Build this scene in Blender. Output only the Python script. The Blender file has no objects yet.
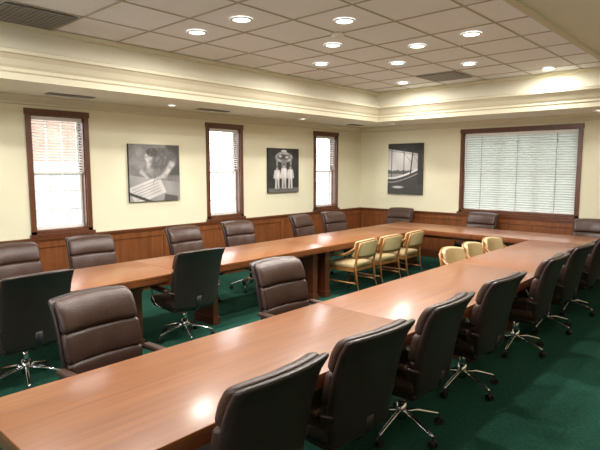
import bpy, bmesh, math, random
from mathutils import Vector, Matrix, noise
random.seed(4)
scene = bpy.context.scene
C = bpy.context

# ------------------------------------------------------------------ constants
H = 1.78
XL, XR, YB, YF = -6.73, 0.55, 9.41, -1.9
ZS, ZC, ZR = 2.65, 3.18, 0.915
TX0, TX1, TY0, TY1 = -5.535, -1.07, -0.6, 8.26
WT = 0.2

# ------------------------------------------------------------------ materials
def srgb(r, g, b):
    f = lambda c: (c/255/12.92) if c/255 <= 0.04045 else ((c/255+0.055)/1.055)**2.4
    return (f(r), f(g), f(b), 1)

def base_mat(name):
    m = bpy.data.materials.new(name); m.use_nodes = True
    nt = m.node_tree; b = nt.nodes['Principled BSDF']
    return m, nt, b

def mat(name, col, rough=0.5, metal=0.0, var=0.06, scale=8.0, stretch=(1,1,1), bump=0.0, bscale=None, coat=0.0, spec=0.5):
    m, nt, b = base_mat(name)
    N, L = nt.nodes, nt.links
    tc = N.new('ShaderNodeTexCoord'); mp = N.new('ShaderNodeMapping')
    mp.inputs['Scale'].default_value = stretch
    L.new(tc.outputs['Object'], mp.inputs['Vector'])
    nz = N.new('ShaderNodeTexNoise'); nz.inputs['Scale'].default_value = scale; nz.inputs['Detail'].default_value = 4
    L.new(mp.outputs[0], nz.inputs['Vector'])
    cr = N.new('ShaderNodeValToRGB')
    cr.color_ramp.elements[0].position = 0.3; cr.color_ramp.elements[1].position = 0.7
    cr.color_ramp.elements[0].color = (col[0]*(1-var), col[1]*(1-var), col[2]*(1-var), 1)
    cr.color_ramp.elements[1].color = (min(1, col[0]*(1+var)), min(1, col[1]*(1+var)), min(1, col[2]*(1+var)), 1)
    L.new(nz.outputs['Fac'], cr.inputs[0]); L.new(cr.outputs[0], b.inputs['Base Color'])
    b.inputs['Roughness'].default_value = rough; b.inputs['Metallic'].default_value = metal
    b.inputs['Coat Weight'].default_value = coat; b.inputs['Coat Roughness'].default_value = 0.12
    b.inputs['Specular IOR Level'].default_value = spec
    if bump > 0:
        n2 = N.new('ShaderNodeTexNoise'); n2.inputs['Scale'].default_value = bscale or scale*4; n2.inputs['Detail'].default_value = 3
        L.new(mp.outputs[0], n2.inputs['Vector'])
        bp = N.new('ShaderNodeBump'); bp.inputs['Strength'].default_value = bump; bp.inputs['Distance'].default_value = 0.01
        L.new(n2.outputs['Fac'], bp.inputs['Height']); L.new(bp.outputs[0], b.inputs['Normal'])
    return m

def wood(name, c1, c2, stretch, rough=0.25, coat=0.4, cr_=0.1):
    m, nt, b = base_mat(name)
    N, L = nt.nodes, nt.links
    tc = N.new('ShaderNodeTexCoord'); mp = N.new('ShaderNodeMapping'); mp.inputs['Scale'].default_value = stretch
    L.new(tc.outputs['Object'], mp.inputs['Vector'])
    nz = N.new('ShaderNodeTexNoise'); nz.inputs['Scale'].default_value = 3; nz.inputs['Detail'].default_value = 6; nz.inputs['Distortion'].default_value = 0.6
    L.new(mp.outputs[0], nz.inputs['Vector'])
    cr = N.new('ShaderNodeValToRGB')
    cr.color_ramp.elements[0].position = 0.3; cr.color_ramp.elements[0].color = c1
    cr.color_ramp.elements[1].position = 0.72; cr.color_ramp.elements[1].color = c2
    L.new(nz.outputs['Fac'], cr.inputs[0]); L.new(cr.outputs[0], b.inputs['Base Color'])
    b.inputs['Roughness'].default_value = rough
    b.inputs['Coat Weight'].default_value = coat; b.inputs['Coat Roughness'].default_value = cr_
    return m

def emit(name, col, s):
    m = bpy.data.materials.new(name); m.use_nodes = True
    nt = m.node_tree; nt.nodes.clear()
    e = nt.nodes.new('ShaderNodeEmission'); e.inputs[0].default_value = col; e.inputs[1].default_value = s
    o = nt.nodes.new('ShaderNodeOutputMaterial'); nt.links.new(e.outputs[0], o.inputs[0])
    return m

M = {}
M['wall'] = mat('wall_paint', srgb(232, 228, 200), 0.85, var=0.015, scale=3, bump=0.05, bscale=150)
M['soffit'] = mat('soffit_paint', srgb(234, 230, 212), 0.85, var=0.015, scale=3)
M['trim'] = mat('trim_paint', srgb(216, 210, 184), 0.6, var=0.01)
M['tile'] = mat('ceiling_tile', srgb(240, 243, 248), 0.95, var=0.04, scale=60, bump=0.25, bscale=160)
M['grid'] = mat('ceiling_grid_metal', srgb(176, 170, 154), 0.6, var=0.01)
M['carpet'] = mat('carpet', srgb(40, 84, 70), 1.0, var=0.22, scale=40, bump=0.6, bscale=300, spec=0.1)
M['wains'] = wood('wainscot_wood', srgb(112, 64, 34), srgb(142, 84, 46), (6, 6, 0.6), 0.35, 0.2)
M['rail'] = wood('rail_wood', srgb(90, 48, 27), srgb(116, 66, 36), (1, 1, 5), 0.3, 0.3)
M['casing'] = wood('casing_wood', srgb(84, 48, 30), srgb(108, 64, 42), (8, 8, 1), 0.35, 0.2)
M['t_y'] = wood('table_wood_long', srgb(124, 70, 28), srgb(148, 88, 38), (9, 0.5, 9), 0.42, 0.5, 0.2)
M['t_x'] = wood('table_wood_cross', srgb(124, 70, 28), srgb(148, 88, 38), (0.5, 9, 9), 0.42, 0.5, 0.2)
M['t_edge'] = wood('table_edge_wood', srgb(104, 54, 26), srgb(126, 68, 34), (2, 2, 6), 0.3, 0.4)
M['t_base'] = wood('table_base_wood', srgb(84, 42, 24), srgb(106, 54, 30), (6, 6, 0.7), 0.35, 0.2)
M['leather'] = mat('brown_leather', srgb(68, 47, 39), 0.36, var=0.14, scale=10, bump=0.25, bscale=120)
M['shell'] = mat('dark_shell_leather', srgb(45, 33, 31), 0.36, var=0.1, scale=10, bump=0.15, bscale=120)
M['chrome'] = mat('chrome', (0.72, 0.72, 0.72, 1), 0.15, 1.0, var=0.01)
M['black'] = mat('black_plastic', (0.015, 0.015, 0.015, 1), 0.45, var=0.05)
M['oak'] = wood('oak', srgb(140, 92, 48), srgb(168, 116, 64), (4, 4, 4), 0.35, 0.2)
M['cream'] = mat('cream_vinyl', srgb(200, 178, 134), 0.5, var=0.04, scale=20)
M['white'] = mat('white_sash', srgb(235, 235, 230), 0.5, var=0.01)
M['vent'] = mat('vent_metal', srgb(132, 130, 126), 0.6, var=0.03)
M['canvas_edge'] = mat('canvas_edge', (0.03, 0.03, 0.03, 1), 0.7)
M['lamp'] = emit('lamp_lens', (1, 0.97, 0.9, 1), 8)

def blind_mat(name, col, tr):
    m = bpy.data.materials.new(name); m.use_nodes = True
    nt = m.node_tree; nt.nodes.clear(); N = nt.nodes; L = nt.links
    d = N.new('ShaderNodeBsdfDiffuse'); d.inputs[0].default_value = col
    t = N.new('ShaderNodeBsdfTranslucent'); t.inputs[0].default_value = col
    mx = N.new('ShaderNodeMixShader'); mx.inputs[0].default_value = tr
    o = N.new('ShaderNodeOutputMaterial')
    L.new(d.outputs[0], mx.inputs[1]); L.new(t.outputs[0], mx.inputs[2]); L.new(mx.outputs[0], o.inputs[0])
    return m
M['blind'] = blind_mat('blind_slats', srgb(226, 228, 218), 0.25)
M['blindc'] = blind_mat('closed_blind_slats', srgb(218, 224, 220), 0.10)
M['blind_shade'] = blind_mat('closed_blind_slat_shade', srgb(180, 188, 182), 0.055)  # darker copy of the slat colour, slat shading put into the colour

# ------------------------------------------------------------------ mesh helpers
class B:
    """mesh builder with material slots"""
    def __init__(s, mats):
        s.bm = bmesh.new(); s.mats = mats
    def mi(s, k): return s.mats.index(k)
    def box(s, a, b, k, mp=None):
        xs = (a[0], b[0]); ys = (a[1], b[1]); zs = (a[2], b[2])
        v = []
        for x in xs:
            for y in ys:
                for z in zs:
                    p = (x, y, z)
                    if mp: p = mp(p)
                    v.append(s.bm.verts.new(p))
        for f in ((0,1,3,2),(4,6,7,5),(0,4,5,1),(2,3,7,6),(0,2,6,4),(1,5,7,3)):
            fc = s.bm.faces.new([v[i] for i in f]); fc.material_index = s.mi(k)
    def quad(s, pts, k, mp=None):
        fc = s.bm.faces.new([s.bm.verts.new(mp(p) if mp else p) for p in pts]); fc.material_index = s.mi(k)
    def rbox(s, c, size, r, k, div=(2,2,2), deform=None, rs=3):
        hs = [size[i]/2 for i in range(3)]
        rr = min(r, min(hs)*0.999)
        ax = []
        for i in range(3):
            h = hs[i]
            t = [math.tan(math.radians(45*j/rs)) for j in range(rs+1)]
            lo = [-(h-rr) - rr*q for q in reversed(t)]
            n = div[i]
            mid = [-(h-rr) + 2*(h-rr)*j/n for j in range(1, n)]
            ax.append(lo + mid + [-q for q in reversed(lo)])
        n = [len(a)-1 for a in ax]
        vd = {}
        def gv(i, j, l):
            key = (i, j, l)
            if key not in vd:
                p = Vector((ax[0][i], ax[1][j], ax[2][l]))
                inn = Vector([max(-(hs[q]-rr), min(hs[q]-rr, p[q])) for q in range(3)])
                d = p-inn
                if d.length > 1e-9: p = inn + d.normalized()*rr
                p = p + Vector(c)
                if deform: p = deform(p)
                vd[key] = s.bm.verts.new(p)
            return vd[key]
        def face(q):
            f = s.bm.faces.new(q); f.material_index = s.mi(k); f.smooth = True
        for i in range(n[0]):
            for j in range(n[1]):
                face([gv(i,j,0), gv(i,j+1,0), gv(i+1,j+1,0), gv(i+1,j,0)])
                face([gv(i,j,n[2]), gv(i+1,j,n[2]), gv(i+1,j+1,n[2]), gv(i,j+1,n[2])])
        for i in range(n[0]):
            for l in range(n[2]):
                face([gv(i,0,l), gv(i+1,0,l), gv(i+1,0,l+1), gv(i,0,l+1)])
                face([gv(i,n[1],l), gv(i,n[1],l+1), gv(i+1,n[1],l+1), gv(i+1,n[1],l)])
        for j in range(n[1]):
            for l in range(n[2]):
                face([gv(0,j,l), gv(0,j,l+1), gv(0,j+1,l+1), gv(0,j+1,l)])
                face([gv(n[0],j,l), gv(n[0],j+1,l), gv(n[0],j+1,l+1), gv(n[0],j,l+1)])
    def tube(s, pts, rad, k, n=8, flat=None, up=Vector((0,0,1))):
        pts = [Vector(p) for p in pts]; rings = []
        for i, p in enumerate(pts):
            t = (pts[min(i+1, len(pts)-1)] - pts[max(i-1, 0)]).normalized()
            u = up if abs(t.dot(up)) < 0.98 else Vector((0,1,0))
            a = t.cross(u).normalized(); b = a.cross(t).normalized()
            r = rad[i] if isinstance(rad, (list, tuple)) else rad
            ra, rb = (r, r) if not flat else flat
            rings.append([s.bm.verts.new(p + a*ra*math.cos(2*math.pi*j/n) + b*rb*math.sin(2*math.pi*j/n)) for j in range(n)])
        for i in range(len(rings)-1):
            for j in range(n):
                f = s.bm.faces.new([rings[i][j], rings[i][(j+1)%n], rings[i+1][(j+1)%n], rings[i+1][j]])
                f.material_index = s.mi(k); f.smooth = True
        for rg in (rings[0], rings[-1]):
            f = s.bm.faces.new(rg); f.material_index = s.mi(k)
    def mesh(s, name):
        bmesh.ops.recalc_face_normals(s.bm, faces=s.bm.faces[:])
        me = bpy.data.meshes.new(name); s.bm.to_mesh(me); s.bm.free()
        for k in s.mats: me.materials.append(M[k])
        return me
    def obj(s, name, loc=(0,0,0)):
        o = bpy.data.objects.new(name, s.mesh(name)); o.location = loc
        C.collection.objects.link(o); return o

def place(me, name, loc, rz=0.0):
    o = bpy.data.objects.new(name, me); o.location = loc; o.rotation_euler = (0, 0, rz)
    C.collection.objects.link(o); return o

# ------------------------------------------------------------------ room shell
b = B(['carpet']); b.box((XL-WT, YF-WT, -0.1), (XR+WT, YB+WT, 0), 'carpet'); b.obj('floor')

WINS_L = [(2.47, 3.25), (5.18, 5.95), (7.82, 8.58)]
WZ0, WZ1 = 0.93, 2.49
WIN_B = (-4.40, -2.31)
WINS_FILL = [(-5.4, -3.4), (-2.6, -0.6)]       # unseen windows behind the camera, added to let in fill daylight
cas = 0.06
def wall_open(name, mp, u0, u1, opens):
    b = B(['wall'])
    cur = u0
    for (a, c) in opens:
        b.box((cur, 0, 0), (a, WT, ZC+0.1), 'wall', mp)
        b.box((a, 0, 0), (c, WT, WZ0+cas), 'wall', mp)
        b.box((a, 0, WZ1-cas), (c, WT, ZC+0.1), 'wall', mp)
        cur = c
    b.box((cur, 0, 0), (u1, WT, ZC+0.1), 'wall', mp)
    return b.obj(name)
mpL = lambda p: (XL - p[1], p[0], p[2])      # p=(u, depth outward, z)
mpB = lambda p: (p[0], YB + p[1], p[2])
mpF = lambda p: (p[0], YF - p[1], p[2])
wall_open('wall_left', mpL, YF-WT, YB+WT, [(a+cas, c-cas) for a, c in WINS_L])
wall_open('wall_back', mpB, XL, XR, [(WIN_B[0]+cas, WIN_B[1]-cas)])
wall_open('wall_front', mpF, XL, XR, [(a+cas, c-cas) for a, c in WINS_FILL])
b = B(['wall']); b.box((XR, YF-WT, 0), (XR+WT, YB+WT, ZC+0.1), 'wall'); b.obj('wall_right')

b = B(['tile']); b.box((XL-WT, YF-WT, ZC), (XR+WT, YB+WT, ZC+0.1), 'tile'); b.obj('ceiling')
b = B(['soffit'])
b.box((XL, YF, ZS), (TX0, YB, ZC-0.001), 'soffit'); b.box((TX1, YF, ZS), (XR, YB, ZC-0.001), 'soffit')
b.box((TX0, TY1, ZS), (TX1, YB, ZC-0.001), 'soffit'); b.box((TX0, YF, ZS), (TX1, TY0, ZC-0.001), 'soffit')
b.obj('ceiling_soffit')
TG = 0.69
b = B(['grid'])
x = TX0 + TG
while x < TX1-0.02:
    b.box((x-0.011, TY0, ZC-0.006), (x+0.011, TY1, ZC-0.0005), 'grid'); x += TG
y = 3.725 - 6*TG
while y < TY1:
    if y > TY0: b.box((TX0, y-0.011, ZC-0.007), (TX1, y+0.011, ZC-0.0008), 'grid')
    y += TG
b.obj('ceiling_grid')

def ring(name, x0, x1, y0, y1, prof, k):
    b = B([k]); loops = []
    for d, z in prof:
        loops.append([b.bm.verts.new(p) for p in ((x0+d, y0+d, z), (x1-d, y0+d, z), (x1-d, y1-d, z), (x0+d, y1-d, z))])
    for i in range(len(loops)-1):
        for j in range(4):
            b.bm.faces.new([loops[i][j], loops[i][(j+1)%4], loops[i+1][(j+1)%4], loops[i+1][j]])
    return b.obj(name)
ring('trim_1', TX0, TX1, TY0, TY1, [(-0.03,2.649),(-0.03,2.635),(0.015,2.635),(0.015,2.70),(0.03,2.715),(0.03,2.745),(0.05,2.77),(0.075,2.82),(0.11,2.86),(0.13,2.87),(0.13,2.905),(0.10,2.915),(0.0,2.93)], 'trim')
ring('trim_2', TX0, TX1, TY0, TY1, [(0.0,3.12),(0.03,3.13),(0.04,3.16),(0.04,ZC-0.008)], 'trim')
ring('trim_3', XL, XR, YF, YB, [(0.001,2.54),(0.018,2.545),(0.018,2.57),(0.03,2.585),(0.06,2.62),(0.065,2.649)], 'trim')

def wains(side, mp, u0, u1):
    b = B(['wains', 'rail'])
    b.box((u0, -0.02, 0.002), (u1, -0.001, ZR-0.03), 'wains', mp)
    n = max(1, int(round((u1-u0)/1.25)))
    for i in range(n+1):
        u = u0 + (u1-u0)*i/n
        b.box((max(u0, u-0.045), -0.034, 0.157), (min(u1, u+0.045), -0.02, ZR-0.13), 'wains', mp)
    b.box((u0, -0.034, ZR-0.13), (u1, -0.02, ZR-0.03), 'wains', mp)
    b.obj('wainscot_'+side)
    b = B(['rail'])
    b.box((u0, -0.055, ZR-0.028), (u1, -0.001, ZR), 'rail', mp)
    b.box((u0, -0.044, ZR-0.05), (u1, -0.035, ZR-0.028), 'rail', mp)
    b.obj('chair_rail_'+side)
    b = B(['rail']); b.box((u0, -0.045, 0.002), (u1, -0.021, 0.14), 'rail', mp)
    b.box((u0, -0.035, 0.14), (u1, -0.021, 0.155), 'rail', mp)
    b.obj('baseboard_'+side)
wains('left', mpL, YF+0.001, YB-0.001); wains('back', mpB, XL+0.058, XR-0.058)
wains('right', lambda p: (XR + p[1], p[0], p[2]), YF+0.001, YB-0.001)
wains('front', mpF, XL+0.058, XR-0.058)

# ------------------------------------------------------------------ windows
def window(n, mp, a, c, cols, mull, blind_to, tilt, pitch, closed=False):
    b = B(['casing', 'white'])
    z0, z1 = WZ0, WZ1
    b.box((a, -0.025, z0), (a+cas, -0.001, z1), 'casing', mp); b.box((c-cas, -0.025, z0), (c, -0.001, z1), 'casing', mp)
    b.box((a-0.01, -0.032, z1-cas), (c+0.01, -0.001, z1+0.012), 'casing', mp)
    b.box((a-0.02, -0.06, z0-0.012), (c+0.02, -0.001, z0+0.025), 'casing', mp)
    b.box((a, -0.025, z0+0.025), (c, -0.001, z0+cas), 'casing', mp)
    ia, ic, iz0, iz1 = a+cas, c-cas, z0+cas, z1-cas
    b.box((ia, 0.0, iz0), (ia+0.012, 0.17, iz1), 'casing', mp); b.box((ic-0.012, 0.0, iz0), (ic, 0.17, iz1), 'casing', mp)
    b.box((ia+.012, 0.0, iz1-0.012), (ic-.012, 0.17, iz1), 'casing', mp); b.box((ia+.012, 0.0, iz0), (ic-.012, 0.17, iz0+0.012), 'casing', mp)
    ia += 0.012; ic -= 0.012; iz0 += 0.012; iz1 -= 0.012
    w = (ic-ia)/mull
    for m in range(mull):
        p0, p1 = ia+m*w, ia+(m+1)*w; zm = (iz0+iz1)/2
        for (q0, q1, d) in ((iz0, zm+0.02, 0.085), (zm-0.02, iz1, 0.12)):
            s = 0.03
            b.box((p0, d, q0), (p0+s, d+0.03, q1), 'white', mp); b.box((p1-s, d, q0), (p1, d+0.03, q1), 'white', mp)
            b.box((p0+s, d, q0), (p1-s, d+0.03, q0+s+0.006), 'white', mp); b.box((p0+s, d, q1-s-0.006), (p1-s, d+0.03, q1), 'white', mp)
            for i in range(1, cols):
                u = p0+s+(p1-p0-2*s)*i/cols
                b.box((u-0.007, d+0.006, q0+s), (u+0.007, d+0.022, q1-s), 'white', mp)
            for j in (1, 2) if not closed else (1,):
                zz = q0+(q1-q0)*j/(3 if not closed else 2)
                b.box((p0+s, d+0.005, zz-0.007), (p1-s, d+0.021, zz+0.007), 'white', mp)
    b.obj('window_%d' % n)
    if blind_to <= 0: return
    b = B(['blind', 'white', 'blindc', 'blind_shade', 'vent'])
    b.box((ia+0.004, 0.018, iz1-0.045), (ic-0.004, 0.064, iz1), 'white', mp)
    zb = iz1 - (iz1-iz0)*blind_to
    z = iz1-0.06; hw = 0.024 if closed else 0.021
    while z > zb+0.02:
        if not closed:
            ct, st = math.cos(tilt)*hw, math.sin(tilt)*hw
            b.quad([(ia+0.006, 0.041-ct, z-st), (ic-0.006, 0.041-ct, z-st), (ic-0.006, 0.041+ct, z+st), (ia+0.006, 0.041+ct, z+st)], 'blind', mp)
        else:
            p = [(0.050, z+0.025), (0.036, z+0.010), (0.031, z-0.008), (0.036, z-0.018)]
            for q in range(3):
                b.quad([(ia+0.006, p[q][0], p[q][1]), (ic-0.006, p[q][0], p[q][1]), (ic-0.006, p[q+1][0], p[q+1][1]), (ia+0.006, p[q+1][0], p[q+1][1])], ('blind_shade', 'blindc', 'blind_shade')[q], mp)  # upper and lower strips carry the painted slat shading
        z -= pitch
    b.box((ia+0.006, 0.028, zb), (ic-0.006, 0.054, zb+0.016), 'white', mp)
    nl = 2 if not closed else 3
    for i in range(nl):
        u = ia + (ic-ia)*(i+0.5)/nl
        ww = 0.0015 if not closed else 0.004
        b.box((u-ww, 0.0185, zb), (u+ww, 0.0195, iz1), 'white' if not closed else 'vent', mp)
    b.obj('venetian_blind')
for i, (a, c) in enumerate(WINS_L):
    window(i+1, mpL, a, c, 3, 1, (0.5, 0.46, 0.42)[i], math.radians(22), 0.036)
window(4, mpB, WIN_B[0], WIN_B[1], 2, 3, 0.99, 0, 0.042, True)
for i, (a, c) in enumerate(WINS_FILL):
    window(5+i, mpF, a, c, 3, 2, 0, 0, 0.04)  # added fill-light windows, out of view

# ------------------------------------------------------------------ conference tables
def table(x0, x1, y0, y1, top, legs, along='y'):
    b = B([top, 't_edge', 't_base'])
    g = 0.0015
    cx, cy = (x0+x1)/2, (y0+y1)/2
    b.rbox((cx, cy, 0.738), (x1-x0-2*g, y1-y0-2*g, 0.024), 0.004, top, (1,1,1), rs=2)
    b.rbox((cx, cy, 0.698), (x1-x0-2*g-0.006, y1-y0-2*g-0.0, 0.056), 0.006, 't_edge', (1,1,1), rs=2)
    ins = 0.20
    if along == 'y':
        b.box((x0+ins, y0+0.03, 0.605), (x0+ins+0.022, y1-0.03, 0.67), 't_base'); b.box((x1-ins-0.022, y0+0.03, 0.605), (x1-ins, y1-0.03, 0.67), 't_base')
    else:
        b.box((x0+0.03, y0+ins, 0.605), (x1-0.03, y0+ins+0.022, 0.67), 't_base'); b.box((x0+0.03, y1-ins-0.022, 0.605), (x1-0.03, y1-ins, 0.67), 't_base')
    for (lx, ly, sx, sy) in legs:
        b.box((lx-sx/2, ly-sy/2, 0.09), (lx+sx/2, ly+sy/2, 0.67), 't_base')
        b.box((lx-sx/2-0.012, ly-sy/2-0.012, 0.0), (lx+sx/2+0.012, ly+sy/2+0.012, 0.09), 't_base')
        b.box((lx-sx/2-0.008, ly-sy/2-0.008, 0.57), (lx+sx/2+0.008, ly+sy/2+0.008, 0.60), 't_base')
    o = b.obj('conference_table'); return o
RX0, RX1 = -2.51, -1.60
LX0, LX1 = -5.21, -4.29
Y = [0.64, 2.97, 5.33, 7.74]
cR = (RX0+RX1)/2-0.04; cL = (LX0+LX1)/2
table(RX0, RX1, Y[0], Y[1], 't_y', [(cR, 0.92, .34, .07), (cR, 2.58, .34, .07)])
table(RX0, RX1, Y[1], Y[2], 't_y', [(cR, 3.43, .34, .07), (cR, 4.5, .34, .07)])
table(RX0, RX1, Y[2], Y[3], 't_y', [(cR, 5.6, .34, .07), (cR, 7.6, .34, .07)])
table(LX0, LX1, Y[0], Y[1], 't_y', [(cL, 0.92, .34, .07), (cL, 2.60, .5, .09)])
table(LX0, LX1, Y[1], Y[2], 't_y', [(cL, 3.62, .34, .07), (cL, 5.20, .62, .09)])
table(LX0, LX1, Y[2], Y[3], 't_y', [(cL, 5.46, .62, .09), (cL, 7.6, .34, .07)])
xm = (LX0+RX1)/2
table(LX0, xm, Y[3], Y[3]+0.91, 't_x', [(-4.75, 8.2, .07, .4), (-3.55, 8.2, .07, .4)], 'x')
table(xm, RX1, Y[3], Y[3]+0.91, 't_x', [(-3.1, 8.2, .07, .4), (-2.05, 8.2, .07, .4)], 'x')

# ------------------------------------------------------------------ office chair (front = +Y)
def office_chair_mesh():
    b = B(['leather', 'shell', 'chrome', 'black'])
    rec = math.tan(math.radians(13))
    W = 0.545; h = W/2
    def seatd(p):
        q = p.copy(); q.z += 0.018*(abs(q.x)/0.26)**2 - 0.03*max(0, (q.y-0.12)/0.15)**2 + 0.012*max(0,1-(q.x/.22)**2)*max(0,1-(q.y/.22)**2)
        return q
    b.rbox((0, 0.02, 0.415), (0.52, 0.50, 0.10), 0.045, 'leather', (5,5,2), seatd)
    b.rbox((0, 0.01, 0.365), (0.48, 0.46, 0.05), 0.02, 'shell', (3,3,1))
    def backd(p):
        q = p.copy()
        z = q.z
        q.x *= 1 - 0.10*max(0, (0.72-z)/0.34)**1.5
        q.y += 0.05*(q.x/h)**2 - (z-0.42)*rec - 0.03*max(0, (z-0.85)/0.13)**2 + 0.015*math.sin((z-0.42)/0.56*math.pi)
        if z > 0.8: q.z -= 0.012*(q.x/h)**2*(z-0.8)/0.18
        return q
    b.rbox((0, -0.252, 0.68), (W, 0.05, 0.61), 0.024, 'shell', (8,1,9), backd)
    def puff(zc, hz, amp):
        def f(p):
            q = p.copy()
            if q.y > -0.215:
                q.y += amp*max(0, 1-(q.x/h)**2)*max(0, 1-((q.z-zc)/hz)**2)
                q.y += 0.003*math.sin(34*q.x+20*q.z)*max(0, 1-(q.x/h)**2)
            return backd(q)
        return f
    b.rbox((0, -0.203, 0.878), (W-0.02, 0.082, 0.205), 0.040, 'leather', (10,1,5), puff(0.878, 0.1, 0.014))
    b.rbox((0, -0.205, 0.69), (W-0.02, 0.072, 0.190), 0.030, 'leather', (10,1,4), puff(0.69, 0.1, 0.008))
    b.rbox((0, -0.205, 0.525), (W-0.02, 0.072, 0.16), 0.030, 'leather', (10,1,4), puff(0.525, 0.1, 0.008))
    for sx in (-1, 1):
        b.rbox((sx*0.30, -0.04, 0.574), (0.06, 0.31, 0.042), 0.019, 'leather', (1,4,1))
        pts = [(sx*0.30, 0.09, 0.560), (sx*0.302, 0.125, 0.535), (sx*0.30, 0.12, 0.48), (sx*0.285, 0.09, 0.40), (sx*0.25, 0.06, 0.362), (sx*0.1, 0.04, 0.345)]
        b.tube(pts, 0.011, 'chrome', 8)
        b.tube([(sx*0.30, -0.17, 0.570), (sx*0.295, -0.215, 0.562), (sx*0.268, -0.235, 0.55), (sx*0.235, -0.245, 0.54)], 0.012, 'shell', 8)
    b.rbox((0, 0, 0.325), (0.18, 0.24, 0.04), 0.012, 'black', (1,1,1))
    b.tube([(0, -0.10, 0.325), (0, -0.22, 0.34), (0, -0.275, 0.40), (0, -0.29, 0.50)], 0.014, 'black', 8, flat=(0.03, 0.008))
    b.tube([(0,0,0.31), (0,0,0.16)], 0.024, 'chrome', 12)
    b.tube([(0,0,0.20), (0,0,0.085)], 0.034, 'chrome', 12)
    for i in range(5):
        a = math.radians(90+72*i+18); c, s = math.cos(a), math.sin(a)
        b.tube([(0.02*c, 0.02*s, 0.135), (0.12*c, 0.12*s, 0.125), (0.27*c, 0.27*s, 0.082), (0.29*c, 0.29*s, 0.072)], [0.017, 0.015, 0.011, 0.010], 'chrome', 8)
        cx, cy = 0.288*c, 0.288*s
        b.tube([(cx, cy, 0.082), (cx, cy, 0.04)], 0.006, 'black', 6)
        for k in (-1, 1):
            ox, oy = -s*k, c*k
            b.tube([(cx+ox*0.006, cy+oy*0.006, 0.0265), (cx+ox*0.022, cy+oy*0.022, 0.0265)], 0.0262, 'black', 14)
        b.rbox((cx, cy, 0.045), (0.03, 0.03, 0.02), 0.007, 'black', (1,1,1), rs=2)
    return b.mesh('office_chair')
OC = office_chair_mesh()
FX = {'+x': -math.pi/2, '-x': math.pi/2, '-y': math.pi, '+y': 0}
OFF = 0.37
def oc(bx, by, face, jit=0.0):
    d = {'+x': (1,0), '-x': (-1,0), '-y': (0,-1)}[face]
    place(OC, 'office_chair', (bx+d[0]*OFF, by+d[1]*OFF, 0), FX[face]+math.radians(jit))
for y, j in ((1.44,2),(2.18,-3),(2.96,3),(3.90,-2),(5.10,3),(6.02,-2),(6.95,2)):
    oc(-1.38, y, '-x', j)
oc(-3.25, 1.55, '+x', 4); oc(-3.22, 3.17, '+x', -3)
oc(-4.10, 1.54, '-x', 2); oc(-4.10, 3.12, '-x', -4)
for y, j, dx in ((1.97,3,0.02),(2.80,-5,0),(4.16,4,0),(5.10,-4,0),(6.58,8,0),(7.40,-6,0)):
    oc(-5.98+dx, y, '+x', j)
oc(-5.47, 9.13, '-y', 3) ; oc(-3.80, 9.13, '-y', -2); oc(-1.98, 9.10, '-y', 4)

# ------------------------------------------------------------------ oak arm chair with cream upholstery (front = +Y)
def arm_chair_mesh():
    b = B(['oak', 'cream'])
    def seatd(p):
        q = p.copy(); q.z += 0.012*max(0,1-(q.x/.24)**2)*max(0,1-(q.y/.24)**2); return q
    b.rbox((0, 0.03, 0.435), (0.47, 0.46, 0.065), 0.028, 'cream', (4,4,1), seatd)
    b.box((-0.235, -0.2, 0.36), (0.235, -0.175, 0.405), 'oak'); b.box((-0.235, 0.225, 0.36), (0.235, 0.25, 0.405), 'oak')
    b.box((-0.245, -0.2, 0.36), (-0.222, 0.25, 0.405), 'oak'); b.box((0.222, -0.2, 0.36), (0.245, 0.25, 0.405), 'oak')
    def backd(p):
        q = p.copy()
        q.y += 0.09*(q.x/0.26)**2 - (q.z-0.45)*0.2
        q.z -= 0.03*(q.x/0.26)**2 if q.z > 0.7 else 0
        return q
    b.rbox((0, -0.235, 0.685), (0.50, 0.055, 0.25), 0.026, 'cream', (8,1,3), backd)
    b.rbox((0, -0.268, 0.675), (0.53, 0.022, 0.27), 0.010, 'oak', (8,1,3), backd)
    b.rbox((0, -0.282, 0.685), (0.47, 0.014, 0.21), 0.006, 'cream', (8,1,3), backd)
    for sx in (-1, 1):
        pts = [(sx*0.262, 0.235, 0.0), (sx*0.262, 0.225, 0.3), (sx*0.264, 0.215, 0.47), (sx*0.268, 0.195, 0.54), (sx*0.276, 0.14, 0.57),
               (sx*0.284, 0.04, 0.58), (sx*0.285, -0.05, 0.59), (sx*0.28, -0.13, 0.625), (sx*0.272, -0.185, 0.665), (sx*0.25, -0.23, 0.70)]
        b.tube(pts, 0.019, 'oak', 8, flat=(0.021, 0.017))
        b.tube([(sx*0.235, -0.30, 0.0), (sx*0.235, -0.235, 0.25), (sx*0.235, -0.215, 0.45), (sx*0.235, -0.25, 0.62), (sx*0.225, -0.285, 0.76)], 0.017, 'oak', 8)
        b.tube([(sx*0.25, 0.22, 0.2), (sx*0.238, -0.235, 0.2)], 0.012, 'oak', 8)
    return b.mesh('oak_armchair')
AC = arm_chair_mesh()
for y, j in ((5.90,3),(6.55,-2),(7.22,3)):
    place(AC, 'oak_armchair', (-4.12-0.29+0.06, y, 0), FX['-x']+math.radians(j))
for y, j in ((5.90,-2),(6.50,3),(7.14,-2)):
    place(AC, 'oak_armchair', (-2.87+0.28, y, 0), FX['+x']+math.radians(j))

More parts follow.
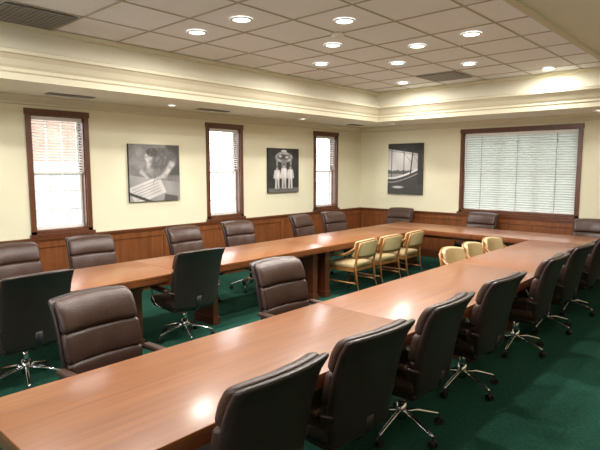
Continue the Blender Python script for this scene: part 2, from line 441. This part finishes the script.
# ------------------------------------------------------------------ wall photographs (black and white prints)
def nz(u, v, s, k=0): return noise.noise(Vector((u*s+k*7.3, v*s, k*3.1)))
def ell(u, v, cu, cv, ru, rv, soft=0.15):
    d = math.sqrt(((u-cu)/ru)**2 + ((v-cv)/rv)**2); return max(0, min(1, (1-d)/soft))
def box2(u, v, a, c, d, e, s=0.008):
    f = lambda t: max(0, min(1, t/s+0.5)); return f(u-a)*f(c-u)*f(v-d)*f(e-v)
def sg(u, v, x0, y0, x1, y1, w, s=0.01):
    dx, dy = x1-x0, y1-y0; t = max(0, min(1, ((u-x0)*dx+(v-y0)*dy)/(dx*dx+dy*dy)))
    return max(0, min(1, (w-math.hypot(u-x0-t*dx, v-y0-t*dy))/s))
def mixv(g, c, m): return g*(1-m)+c*m
def pic_desk(u, v):
    g = 0.16 + 0.22*max(0, nz(u, v, 4)) + 0.08*abs(nz(u, v, 14, 1))
    g = mixv(g, 0.07, box2(u, v, 0.72, 1.0, 0.45, 1.0, 0.05))
    edge = 0.46-0.14*u
    if v < edge:
        g = 0.30 + 0.12*nz(u, v, 4, 2)
        g = mixv(g, 0.62+0.1*nz(u, v, 5, 7), box2(u+0.45*v, v-0.35*u, 0.08, 0.78, -0.10, 0.24))
        if abs(math.sin(60*(v-0.35*u))) > 0.86 and 0.14 < u+0.45*v < 0.7 and -0.06 < v-0.35*u < 0.2: g *= 0.6
        g = mixv(g, 0.10, box2(u-0.2*v, v+0.2*u, 0.66, 0.95, 0.0, 0.26, 0.02))
    g = mixv(g, 0.05, sg(u, v, 0.0, 0.14, 0.42, -0.02, 0.03))
    # head, jacket and arms, softened and textured
    g = mixv(g, 0.09+0.12*abs(nz(u, v, 10, 8)), ell(u, v, 0.64, 0.74, 0.34, 0.24, 0.25))
    g = mixv(g, 0.42+0.25*nz(u, v, 13, 3), sg(u, v, 0.84, 0.66, 0.68, 0.45, 0.075, 0.05))
    g = mixv(g, 0.46+0.2*nz(u, v, 15, 4), sg(u, v, 0.68, 0.45, 0.50, 0.38, 0.045, 0.03))
    g = mixv(g, 0.34+0.25*nz(u, v, 13, 3), sg(u, v, 0.38, 0.66, 0.24, 0.50, 0.07, 0.05))
    g = mixv(g, 0.44, sg(u, v, 0.24, 0.50, 0.34, 0.41, 0.038, 0.025))
    g = mixv(g, 0.40+0.3*nz(u, v, 12, 6), ell(u, v, 0.38, 0.77, 0.095, 0.12, 0.4))
    g = mixv(g, 0.05+0.08*abs(nz(u, v, 20, 6)), ell(u, v, 0.44, 0.86, 0.135, 0.09, 0.3))
    g = mixv(g, 0.12, sg(u, v, 0.31, 0.78, 0.35, 0.775, 0.012)); g = mixv(g, 0.2, sg(u, v, 0.31, 0.71, 0.35, 0.705, 0.008))
    g = mixv(g, 0.02, sg(u, v, 0.52, 0.47, 0.45, 0.30, 0.008))
    return g
def pic_men(u, v):
    g = 0.025 + 0.02*max(0, nz(u, v, 6))
    g = mixv(g, 0.14, box2(u, v, 0, 1, 0, 0.10, 0.04))
    g = mixv(g, 0.28+0.2*nz(u, v, 8), ell(u, v, 0.5, 0.80, 0.30, 0.13))
    g = mixv(g, 0.05, ell(u, v, 0.5, 0.80, 0.22, 0.07))
    g = mixv(g, 0.5, ell(u, v, 0.5, 0.94, 0.1, 0.025)); g = mixv(g, 0.4, ell(u, v, 0.38, 0.82, 0.05, 0.03)); g = mixv(g, 0.4, ell(u, v, 0.6, 0.80, 0.06, 0.03))
    for a in (0.25, 0.70): g = mixv(g, 0.22+0.1*nz(u, v, 30), box2(u, v, a, a+0.05, 0.35, 0.80))
    g = mixv(g, 0.16, box2(u, v, 0.42, 0.58, 0.55, 0.75))
    for cx, s in ((0.28, 0.92), (0.50, 1.0), (0.71, 0.95)):
        sh = 0.62+0.22*nz(u*3, v, 5, cx)
        g = mixv(g, sh, box2(u, v, cx-0.075, cx+0.075, 0.30, 0.555*s, 0.03))
        for k in (-1, 1):
            g = mixv(g, sh*0.85, sg(u, v, cx+k*0.035, 0.32, cx+k*0.045, 0.09, 0.034, 0.012))
            g = mixv(g, sh*0.8, sg(u, v, cx+k*0.075, 0.52*s, cx+k*0.10, 0.34, 0.024, 0.012))
            g = mixv(g, 0.04, sg(u, v, cx+k*0.045, 0.075, cx+k*0.065, 0.06, 0.022, 0.01))
        g = mixv(g, 0.02, box2(u, v, cx-0.004, cx+0.004, 0.09, 0.3, 0.008))
        g = mixv(g, 0.30, ell(u, v, cx, 0.60*s, 0.036, 0.05, 0.2))
        g = mixv(g, 0.06, ell(u, v, cx, 0.635*s, 0.042, 0.022, 0.2))
    return g
def pic_boat(u, v):
    g = 0.55 + 0.12*nz(u, v, 3)
    if v < 0.40+0.01*nz(u, v, 20): g = 0.28 + 0.12*nz(u*0.4, v*3, 12, 1)
    g = mixv(g, 0.10, box2(u, v, 0, 1, 0.40, 0.47+0.03*nz(u, 0, 12), 0.01))
    g = mixv(g, 0.03, box2(u, v+0.12*u, 0, 1.2, 0.90, 1.3, 0.01))
    g = mixv(g, 0.30, box2(u, v+0.12*u, 0, 1.2, 0.865, 0.885, 0.01))
    for x in (0.1, 0.46): g = mixv(g, 0.05, box2(u, v, x, x+0.022, 0.2, 0.9, 0.008))
    hull = 0.30+0.28*max(0, u-0.15)**1.4
    if v < hull: g = 0.05+0.03*abs(nz(u, v, 15, 2))
    if hull < v < hull+0.035: g = 0.75
    if hull-0.07 < v < hull-0.055: g = 0.4
    g = mixv(g, 0.04, sg(u, v, 0.66, 0.40, 0.74, 0.98, 0.022)); g = mixv(g, 0.05, sg(u, v, 0.70, 0.62, 0.40, 0.86, 0.007, 0.006)); g = mixv(g, 0.05, sg(u, v, 0.72, 0.8, 0.98, 0.5, 0.007, 0.006))
    g = mixv(g, 0.04, box2(u, v, 0.86, 1.0, 0.2, 0.86, 0.02))
    g = mixv(g, 0.55, ell(u, v, 0.30, 0.14, 0.2, 0.03, 0.5))
    return g
def picture(mp, a, c, z0, z1, fn):
    n = 130; bm = bmesh.new(); d = -0.042
    grid = [[bm.verts.new(mp((a+(c-a)*i/n, d, z0+(z1-z0)*j/n))) for j in range(n+1)] for i in range(n+1)]
    for i in range(n):
        for j in range(n):
            f = bm.faces.new([grid[i][j], grid[i+1][j], grid[i+1][j+1], grid[i][j+1]]); f.material_index = 0
    vs = {}
    e0, e1 = d+0.0005, -0.002
    for u in (a, c):
        for z in (z0, z1):
            for dd in (e0, e1): vs[(u, z, dd)] = bm.verts.new(mp((u, dd, z)))
    for q in ([(a,z0,e0),(a,z1,e0),(a,z1,e1),(a,z0,e1)], [(c,z0,e0),(c,z0,e1),(c,z1,e1),(c,z1,e0)],
              [(a,z0,e0),(a,z0,e1),(c,z0,e1),(c,z0,e0)], [(a,z1,e0),(c,z1,e0),(c,z1,e1),(a,z1,e1)], [(a,z0,e1),(a,z1,e1),(c,z1,e1),(c,z0,e1)]):
        f = bm.faces.new([vs[t] for t in q]); f.material_index = 1
    me = bpy.data.meshes.new('wall_photograph')
    cols = []
    for i in range(n+1):
        for j in range(n+1):
            g = max(0.012, fn(i/n, j/n)); cols.append((g, g*0.97, g*0.95, 1))
    while len(cols) < len(bm.verts): cols.append((0.03, 0.03, 0.03, 1))
    bm.to_mesh(me); bm.free()
    at = me.color_attributes.new('print', 'FLOAT_COLOR', 'POINT')
    for i, cc in enumerate(cols): at.data[i].color = cc
    m, nt, bs = base_mat('photo_print')
    vc = nt.nodes.new('ShaderNodeVertexColor'); vc.layer_name = 'print'
    nt.links.new(vc.outputs[0], bs.inputs['Base Color']); bs.inputs['Roughness'].default_value = 0.45
    me.materials.append(m); me.materials.append(M['canvas_edge'])
    o = bpy.data.objects.new('wall_photograph', me); C.collection.objects.link(o)
picture(mpL, 3.80, 4.64, 1.30, 2.12, pic_desk)
picture(mpL, 6.53, 7.34, 1.33, 2.14, pic_men)
picture(mpB, -5.99, -5.18, 1.24, 2.28, pic_boat)

# ------------------------------------------------------------------ recessed lights
def can_mesh(r):
    b = B(['white', 'lamp'])
    n = 28
    def rg(rad, z): return [b.bm.verts.new((rad*math.cos(2*math.pi*i/n), rad*math.sin(2*math.pi*i/n), z)) for i in range(n)]
    R = [rg(r*1.22, -0.001), rg(r*1.2, -0.010), rg(r*1.0, -0.012), rg(r*0.95, -0.003)]
    for q in range(3):
        for i in range(n):
            f = b.bm.faces.new([R[q][i], R[q][(i+1)%n], R[q+1][(i+1)%n], R[q+1][i]]); f.smooth = True
    f = b.bm.faces.new(R[3]); f.material_index = 1
    return b.mesh('recessed_light')
CAN = can_mesh(0.085); CANS = can_mesh(0.06)
def lamp(parent, kind, power, col=(1, 0.955, 0.895), **kw):
    l = bpy.data.lights.new('downlight', kind); l.energy = power; l.color = col
    for k, v in kw.items(): setattr(l, k, v)
    o = bpy.data.objects.new('downlight_lamp', l); C.collection.objects.link(o)
    o.parent = parent; o.location = (0, 0, -0.03); return o
P_MAIN = 28
for (x, y) in [(-4.5,3.38),(-3.81,3.38),(-3.12,4.07),(-3.81,4.76),(-3.12,5.45),(-2.43,5.35),(-4.6,5.5),(-3.81,6.14),(-3.12,6.83),(-2.43,7.9),
               (-2.43,3.38),(-4.5,1.31),(-2.43,1.31),(-3.46,1.9),(-3.46,0.2),(-4.6,7.6)]:
    o = place(CAN, 'recessed_light', (x, y, ZC-0.006), 0)
    lamp(o, 'AREA', P_MAIN if y < 7.7 else 12, shape='DISK', size=0.17, spread=math.radians(175))
for (x, y, p) in [(-6.22,1.9,16),(-6.22,4.22,32),(-6.22,6.93,32),(-5.6,8.93,32),(-2.0,8.93,12),(-6.22,-0.4,14),(-0.4,3.2,18),(-0.4,6.2,18),(-0.4,0.6,18)]:
    o = place(CANS, 'recessed_light', (x, y, ZS-0.001), 0)
    lamp(o, 'SPOT', p, spot_size=math.radians(105), spot_blend=0.7, shadow_soft_size=0.05)

def vent(x, y, z, sx, sy, n, along='x'):
    b = B(['white', 'vent', 'black'])
    b.box((-sx/2, -sy/2, -0.004), (sx/2, sy/2, -0.001), 'black')
    e = 0.018
    b.box((-sx/2, -sy/2, -0.012), (sx/2, -sy/2+e, -0.004), 'vent'); b.box((-sx/2, sy/2-e, -0.012), (sx/2, sy/2, -0.004), 'vent')
    b.box((-sx/2, -sy/2+e, -0.012), (-sx/2+e, sy/2-e, -0.004), 'vent'); b.box((sx/2-e, -sy/2+e, -0.012), (sx/2, sy/2-e, -0.004), 'vent')
    for i in range(n):
        t = (i+0.5)/n
        if along == 'x':
            yy = -sy/2+e+(sy-2*e)*t; b.box((-sx/2+e, yy-0.016, -0.011), (sx/2-e, yy+0.016, -0.004), 'vent')
        else:
            xx = -sx/2+e+(sx-2*e)*t; b.box((xx-0.006, -sy/2+e, -0.011), (xx+0.006, sy/2-e, -0.004), 'vent')
    b.obj('ceiling_vent', (x, y, z))
vent(-6.3, 2.85, ZS, 0.13, 0.55, 3, 'y'); vent(-6.3, 5.0, ZS, 0.13, 0.55, 3, 'y'); vent(-6.3, 8.6, ZS, 0.13, 0.4, 3, 'y')
vent(-5.19, 2.0, ZC-0.008, 0.62, 0.62, 14); vent(-3.81, 7.5, ZC-0.008, 0.62, 0.62, 14)
b = B(['white'])
b.tube([(0,0,-0.001), (0,0,-0.03), (0,0,-0.045)], [0.07, 0.065, 0.04], 'white', 24)
b.obj('smoke_detector', (-3.46, 4.4, ZC-0.006))

# ------------------------------------------------------------------ outdoors
M['paving'] = mat('paving', srgb(214, 216, 216), 0.9, var=0.1, scale=1.5)
M['brick'] = mat('red_brick', srgb(150, 116, 102), 0.9, var=0.2, scale=3)
M['siding'] = mat('pale_siding', srgb(215, 218, 218), 0.8, var=0.04)
M['dglass'] = mat('dark_glazing', srgb(140, 146, 144), 0.3, var=0.1)
M['bush'] = mat('hedge_leaves', srgb(120, 130, 108), 0.9, var=0.4, scale=9, bump=0.8, bscale=20)
M['bark'] = mat('bark', srgb(124, 114, 104), 0.9, var=0.2)
b = B(['paving']); b.box((-70, -40, -0.5), (30, 60, -0.35), 'paving'); b.obj('ground')
b = B(['brick', 'siding', 'dglass'])
b.box((-20, 3.5, -0.35), (-17, 10.5, 2.0), 'siding'); b.box((-20, 3.4, 2.0), (-16.4, 10.6, 4.6), 'brick')
for i in range(9):
    b.box((-17.02, 3.7+i*0.75, 0.0), (-16.98, 4.25+i*0.75, 1.6), 'dglass')
b.obj('neighbor_building')
def tree(x, y, s):
    b = B(['bark', 'bush'])
    b.tube([(0,0,-0.35), (0.05,0,1.2), (0,0.05,2.6), (0.1,0,4.2*s)], [0.12, 0.1, 0.07, 0.03], 'bark', 8)
    for i in range(14):
        a = i*2.4; z = 1.4+i*0.2
        b.tube([(0,0,z), (0.6*math.cos(a)*s, 0.6*math.sin(a)*s, z+0.5), (1.1*math.cos(a)*s, 1.1*math.sin(a)*s, z+1.1)], [0.035, 0.02, 0.008], 'bark', 5)
    b.obj('tree', (x, y, 0))
tree(-13, 11.6, 1); tree(-15, 17, 1.2); tree(-12, 16, 1)
b = B(['bush'])
for i in range(9):
    b.rbox((0, i*0.9, 0.1), (0.9, 1.0, 0.9), 0.35, 'bush', (3,3,3), lambda p: p+Vector((0.05*math.sin(9*p.y), 0.04*math.sin(11*p.z), 0.06*math.sin(8*p.x+7*p.y))))
b.obj('hedge', (-11, 8.5, 0))

# ------------------------------------------------------------------ world, camera
w = bpy.data.worlds.new('world'); scene.world = w; w.use_nodes = True
bg = w.node_tree.nodes['Background']; bg.inputs[0].default_value = (0.93, 0.96, 1.0, 1); bg.inputs[1].default_value = 6.0
scene.view_settings.view_transform = 'Standard'

cam = bpy.data.cameras.new('camera'); co = bpy.data.objects.new('camera', cam); C.collection.objects.link(co)
cam.sensor_width = 36; cam.lens = 36*517/600; cam.clip_start = 0.02; cam.clip_end = 200
co.location = (0, 0, H)
co.rotation_euler = (math.radians(90-6.29), 0, math.radians(42.2))
scene.camera = co
